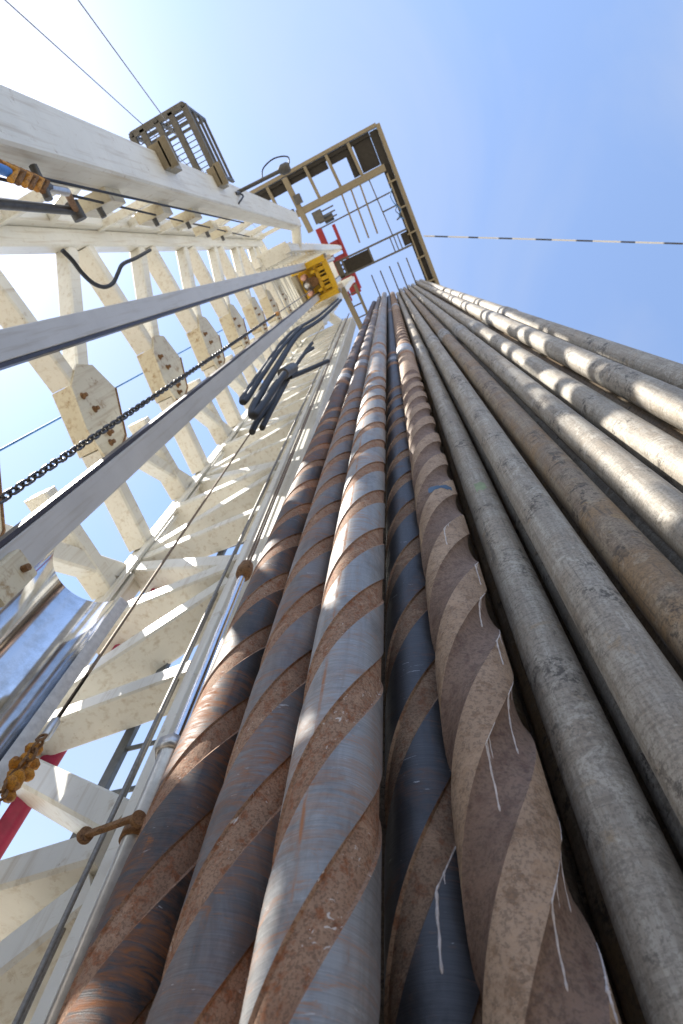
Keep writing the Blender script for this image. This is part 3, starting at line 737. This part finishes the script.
# flood light pole
p0 = on_x((238, 192), XF); p1 = on_z((282, 170), p0.z+.1); p1 = p0+(p1-p0)
fp = thing('lamp_pole', 'dark horizontal lamp pole with round head and looping cable on the mast leg', 'lamp pole', p0)
MB().tube([p0+Vector((-.05,0,0)), p1], .032, 8).build('pole', 'darksteel', fp)
dirp = (p1-p0).normalized()
MB().tube([p1-dirp*.06, p1, p1+dirp*.1, p1+dirp*.14], [.04, .085, .085, .06], 12).build('lamp_head', 'darksteel', fp)
MB().tube([p0+Vector((0,.05,-.3)), p0+Vector((.02,.02,.0)), p0+Vector((0,-.04,.28))], .03, 8).build('pole_clamp', 'darksteel', fp)
MB().tube(smooth_path([p1+dirp*.12, p1+dirp*.17+Vector((0,-.14,.05)), p1+Vector((-.05,-.22,.1)), p1+Vector((-.28,-.16,.05)), p1-dirp*.36], 6), .012, 6).build('lamp_cable', 'rubber', fp)
MB().tube(smooth_path([p0+Vector((0,.02,.1)), p0+Vector((.08,.12,-.2)), p0+Vector((.02,.22,-.5)), p0+Vector((-.1,.2,-.1))], 6), .014, 6).build('lamp_cable', 'rubber', fp)
# hanging ropes and lines inside the mast: straight verticals through a pixel at a given distance
def vline(name, p, d, z0, z1, r, mat, label, cat, n=6):
    q = on_d(p, d); o = tube(name, [(q.x, q.y, z0), (q.x, q.y, z1)], r, mat, None, n); return tag(o, label, cat)
vline('blue_rope', (0, 450), 3.55, 0, 20.8, .011, 'bluerope', 'thin blue rope hanging behind the bolted gusset plates', 'rope')
vline('wire_rope', (60, 715), 2.42, on_d((62, 720), 2.42).z-.05, 20.5, .010, 'wirebrown', 'thin brown wire rope running up to the left of the polished rod', 'wire rope')
vline('wire_rope', (22, 1010), 2.20, 0.0, 20.5, .010, 'wire', 'grey braided wire rope beside the white leg strip at lower left', 'wire rope', 8)
vline('wire_rope', (150, 840-100), 2.34, 0, 20.5, .009, 'wire', 'thin grey wire rope close behind the polished rod', 'wire rope', 8)
for a, b_, d, lab in (((45, 179), (240, 222), 2.3, 'upper thin black cable along the top left mast leg'), ((48, 190), (246, 236), 2.35, 'lower thin black cable along the top left mast leg')):
    A_ = on_y(a, YA+.30); B_ = on_y(b_, YA+.27)
    tag(tube('black_cable', [A_+(A_-B_)*.35, A_, B_, B_+(B_-A_)*.05], .011, 'rubber'), lab, 'cable')
# link chain
q = on_d((0, 500), 2.22); zc0, zc1 = 3.6, 13.4
ch = thing('link_chain', 'dark steel link chain hanging between the guide rails', 'chain', (q.x, q.y, zc0))
LP = .062
lm = MB(); n = 12
lm.tube([(.021*math.cos(t_), 0, .021*math.sin(t_)+(.018 if math.sin(t_) > 0 else -.018)) for t_ in [2*math.pi*(k+.5)/n for k in range(n)]], .0085, 6, closed=True)
lme = lm.mesh('link', [M['chain']])
nl = int((zc1-zc0)/LP)
for i in range(120):
    o = link('chain_link', lme); o.parent = ch; o.location = (0, 0, i*LP); o.rotation_euler.z = math.radians(35+90*(i % 2)+random.uniform(-9, 9))
rest = MB()
for i in range(120, nl):
    a = math.radians(35+90*(i % 2))
    rest.tube([(q.x+.021*math.cos(t_)*math.cos(a), q.y+.021*math.cos(t_)*math.sin(a), zc0+i*LP+.021*math.sin(t_)+(.018 if math.sin(t_) > 0 else -.018)) for t_ in [2*math.pi*(k+.5)/8 for k in range(8)]], .0085, 5, closed=True)
tag(rest.build('far_chain_links', 'chain', ch), kind='stuff')
MB().lathe([(.012,0),(.035,.03),(.04,.2),(.03,.3),(.012,.34)], 12, (q.x, q.y, zc1)).build('chain_hook', 'orange', ch)
MB().tube([(q.x, q.y, zc1+.3), (q.x, q.y, 20.5)], .012, 6).build('hanger_line', 'wire', ch)
# hydraulic cylinder on the near leg
cylA = on_d((66, 1012), 1.98); 
cyl = thing('hydraulic_cylinder', 'long galvanised hydraulic cylinder with polished rod clamped to the near mast leg', 'hydraulic cylinder', (cylA.x, cylA.y, 0))
cx_, cy_ = cylA.x, cylA.y
zr0 = on_d((160, 742), 1.98).z; zr1 = on_d((229, 570), 1.98).z
MB().lathe([(0,0),(.044,0),(.044,zr0-.06),(.05,zr0-.05),(.05,zr0),(.02,zr0+.005)], 28, (cx_, cy_, 0)).build('barrel', 'galv', cyl)
MB().lathe([(.021,zr0),(.021,zr1)], 16, (cx_, cy_, 0)).build('rod', 'chrome', cyl)
MB().lathe([(.015,zr1-.02),(.045,zr1),(.05,zr1+.06),(.04,zr1+.13),(.02,zr1+.16),(0,zr1+.17)], 12, (cx_, cy_, 0)).build('clevis', 'rust', cyl)
for k in (-1, 1): MB().tube([(cx_+.012*k, cy_, zr1+.1), (cx_+.012*k, cy_, 20.4)], .008, 6).build('lift_wire', 'wirebrown', cyl)
zc = on_d((118, 836), 2.0).z
MB().beam((cx_-.17, cy_-.075, zc), (cx_+.05, cy_-.085, zc), .02, .02, (0,0,1)).build('clamp_bolt', 'rust', cyl)
MB().lathe([(.046,-.02),(.054,-.02),(.054,.02),(.046,.02)], 24, (cx_, cy_, zc)).build('clamp_ring', 'rust', cyl)
for dx in (-.17, .045): MB().tube([(cx_+dx, cy_-.07, zc), (cx_+dx+.02, cy_-.08, zc)], .026, 14).build('clamp_washer', 'rust', cyl)
MB().lathe([(.048,-.03),(.066,-.03),(.066,.03),(.048,.03)], 6, (cx_, cy_, zr0-.02)).build('gland_nut', 'galv', cyl)
# white edge strip of the leg beside the cylinder
q = on_d((46, 1012), 2.12)
MB().beam((q.x, q.y, 0), (q.x, q.y, ZT-1), .06, .03, (0,1,0)).build('edge_strip', 'white', mast)
# polished trough (half shell)
pr = on_z((121, 596), CAMH+3.25); pl = on_z((61, 541), CAMH+3.25)
M['flange'] = plain('bright_galvanised_flange', (.62, .62, .62), .45, .6, 25, .15)
tr = thing('mud_trough', 'polished sheet metal half-round trough reflecting the sky at the left edge', 'trough', (pr.x, pr.y, 0))
cen = (pr+pl)/2; ax = (pr-pl); rad = ax.length/2; ax.normalize(); away = Vector((-ax.y, ax.x, 0))
if away.dot(cen-EYE) < 0: away = -away
mb = MB(); n = 28; prof = []
for j in range(n+1):
    a = math.pi*j/n
    prof.append((ax*math.cos(a)*rad + away*math.sin(a)*rad*.95, ax*math.cos(a)*(rad+.006) + away*math.sin(a)*(rad*.95+.006)))
zt, zb = cen.z, .25
vs = []
for i_, o_ in prof:
    for off in (i_, o_):
        for z in (zb, zt): vs.append((cen.x+off.x, cen.y+off.y, z))
fs = []
for j in range(n):
    a = 4*j; c = 4*(j+1)
    fs += [[a, c, c+1, a+1], [a+2, a+3, c+3, c+2], [a+1, c+1, c+3, a+3], [a, a+2, c+2, c]]
fs += [[0,1,3,2], [4*n,4*n+2,4*n+3,4*n+1]]
mb.add(vs, fs, 0, True)
sh = mb.build('shell', 'sheet', tr)
try: sh.data.set_sharp_from_angle(angle=math.radians(35))
except Exception: pass
for e, nm in ((pr, 'side_flange'), (pl, 'side_flange')):
    s = 1 if e is pr else -1
    MB().beam((e.x+ax.x*.035*s, e.y+ax.y*.035*s, zb), (e.x+ax.x*.035*s, e.y+ax.y*.035*s, zt-.01), .07, .008, tuple(away)).build(nm, 'flange', tr)
MB().beam((cen.x+away.x*rad, cen.y+away.y*rad, .05), (cen.x+away.x*rad, cen.y+away.y*rad, .25), .3, .2, tuple(away)).build('foot', 'darksteel', tr)
# rusty hook block at the lower end of the brown wire
q = on_d((60, 715), 2.42)
hk = thing('chain_hoist', 'rusty orange chain hoist hanging at the lower end of a brown wire rope', 'hoist', (q.x, q.y, 3.6))
zt = on_d((62, 720), 2.42).z
MB().lathe([(.008,.12),(.022,.1),(.022,0),(.01,-.02)], 10, (q.x, q.y, zt-.12)).build('socket', 'galv', hk)
MB().tube([(q.x, q.y, zt-.1), (q.x, q.y, zt+.3)], .010, 6).build('wire_end', 'wirebrown', hk)
bs = MB()
for k in range(10):
    c = Vector((q.x+random.uniform(-.025,.025), q.y+random.uniform(-.025,.025), zt-.19-.025*k))
    d = Vector((random.uniform(-1,1), random.uniform(-1,1), random.uniform(-.6,.6))).normalized()*random.uniform(.025, .045)
    bs.tube([c-d, c-d*.5, c+d*.5, c+d], [.012, .028, .026, .012], 8)
bs.build('hoist_body', 'orange', hk)
for i in range(16):
    o = link('hoist_link', lme); o.parent = hk; o.matrix_parent_inverse = hk.matrix_basis.inverted()
    o.location = (q.x+.03+.012*math.sin(i), q.y-.03, zt-.16-LP*.8*i); o.rotation_euler = (random.uniform(-.4,.4), random.uniform(-.4,.4), i*1.57+.4)
    o.scale = (.75, .75, .8); o.data = lme if i else lme.copy()
    if i == 0: o.data.materials[0] = M['rust']
ld = [c for c in hk.children if c.name.startswith('hoist_link')]
for o in ld: o.data = ld[0].data
# red pole and ladder outside the near side
q = on_d((25, 800), 3.3)
tag(MB().lathe([(0,ZG),(.055,ZG),(.055,6.2),(.06,6.2),(.06,6.35),(0,6.35)], 16, (q.x, q.y, 0)).build('red_pole', 'redpole'), 'red vertical pole standing outside the mast, seen between the braces', 'pole')
q = on_d((195, 632), 2.75)
la = thing('ladder', 'grey steel ladder standing behind the near mast leg', 'ladder', (q.x, q.y, 0))
for dx in (-.12, .22): beam('stile', (q.x+dx, q.y+.1*dx, 0), (q.x+dx, q.y+.1*dx, 20), .03, .07, 'ladder', la, (1,0,0))
for i in range(62):
    z = .3+.3*i; MB().tube([(q.x-.12, q.y-.012, z), (q.x+.22, q.y+.022, z)], .014, 6).build('rung', 'ladder', la)
# black service hoses draped from the top drive
def hose(name, pix, r, lab, d0):
    pts = []
    for (a, b_), d in pix: pts.append(on_d((a, b_), d))
    return tag(MB().tube(smooth_path(pts, 8), r, 10).build(name, 'rubber'), lab, 'hose')
hose('service_hose', [((338, 299), 1.75), ((318, 316), 1.75), ((291, 333), 1.75), ((268, 362), 1.74), ((247, 392), 1.72), ((242, 400), 1.70), ((246, 400), 1.68), ((261, 377), 1.66), ((283, 346), 1.66), ((302, 326), 1.66)], .028, 'black hose making the leftmost hanging loop below the top drive', 1.7)
hose('service_hose', [((341, 300), 1.68), ((322, 318), 1.68), ((299, 334), 1.66), ((276, 368), 1.64), ((256, 402), 1.62), ((252, 414), 1.60), ((257, 413), 1.58), ((270, 394), 1.57), ((284, 374), 1.57)], .036, 'thick black hose looping lowest in the middle of the hose bundle', 1.6)
hose('service_hose', [((252, 432), 1.85), ((258, 420), 1.85), ((272, 402), 1.84), ((284, 382), 1.83), ((298, 362), 1.82), ((309, 347), 1.82), ((312, 343), 1.82)], .03, 'blue-black hose rising from the girt in front of the near lattice', 1.8)
hose('service_hose', [((262, 428), 1.83), ((270, 412), 1.83), ((281, 392), 1.82), ((292, 372), 1.81), ((303, 355), 1.80), ((313, 348), 1.80)], .028, 'second blue-black hose lying beside the rising one', 1.8)
hose('service_hose', [((290, 377), 1.75), ((305, 371), 1.75), ((328, 361), 1.76)], .032, 'short black hose pointing right from the hose clamp', 1.75)
tag(MB().tube([on_d((283, 374), 1.72), on_d((293, 368), 1.72)], .07, 10).build('hose_clamp', 'darksteel'), 'dark clamp gathering the black hoses', 'clamp')
hose('hanging_hose', [((62, 250), 2.74), ((72, 260), 2.70), ((82, 273), 2.70), ((93, 283), 2.70), ((104, 287), 2.70), ((113, 283), 2.70), ((118, 273), 2.70), ((123, 264), 2.72), ((136, 258), 2.78), ((150, 250), 2.85)], .021, 'black hose loop hanging near the far rear leg', 2.7)
# dark strut with elbow, and the shackle with a blue strap, on the far side
A_ = on_y((-30, 201), YA+.36); B_ = on_y((76, 211), YA+.36); C_ = on_y((67, 192), YA+.36); D_ = on_y((42, 187), YA+.34)
ds = thing('strut_arm', 'dark steel strut with a bent end at the top left edge', 'strut', B_)
MB().tube([A_, B_], .034, 10).build('strut', 'darksteel', ds); MB().tube([B_, C_], .026, 8).build('elbow_arm', 'rust', ds)
MB().tube([C_, D_], .03, 8).build('upper_arm', 'galv', ds); MB().tube([B_+Vector((0,-.07,0)), B_+Vector((0,.07,0))], .055, 10).build('elbow_pin', 'darksteel', ds)
q = on_y((24, 178), YA+.34)
sk = thing('strap_shackle', 'rusty orange turnbuckle with a blue strap at the top left edge', 'shackle', q)
a = on_y((8, 172), YA+.34); b_ = on_y((40, 184), YA+.34); c = on_y((-20, 161), YA+.34)
for i in range(6):
    p = a.lerp(b_, i/5); MB().tube([p+Vector((0,-.05,-.04)), p+Vector((.02,0,.05)), p+Vector((0,.05,-.03))], [.022,.034,.022], 8).build('coil', 'orange' if i % 2 == 0 else 'rust', sk)
MB().tube([a, c], .03, 8).build('strap', 'bluestrap', sk)
MB().tube([b_, b_+(b_-a)*.35], .03, 8).build('eye_bolt', 'darksteel', sk)
MB().tube([b_+Vector((0,-.12,.05)), b_+Vector((0,.1,.0))], .03, 8).build('shackle_pin', 'darksteel', sk)
# guy wires at the top left and the striped escape line at the right
for a, b_, lab in (((258, 229), (5, 0), 'thin guy wire, left one of two crossing the sky at top left'), ((243, 226), (78, 0), 'thin guy wire, right one of two crossing the sky at top left')):
    A_ = on_x(a, XR); B_ = on_z(b_, CAMH+6.5); d = B_-A_
    E_ = A_ + d*((ZG-A_.z)/d.z)
    tag(tube('guy_wire', [A_, E_], .007, 'wire'), lab, 'guy wire')
A_ = on_z((424, 236), ZM); B_ = on_z((683, 244), ZM-4); d = B_-A_; E_ = A_+d*((ZG-A_.z)/d.z); L = (E_-A_).length
el = MB(); pts = [(0, -.9*4*(k/120)*(1-k/120), L*k/120) for k in range(121)]
o = el.tube(pts, .028, 6).build('escape_line', 'striped'); o.location = A_; o.rotation_mode = 'QUATERNION'; o.rotation_quaternion = d.to_track_quat('Z', 'Y')
tag(o, 'white and dark banded escape line running from the platform across the blue sky', 'escape line')
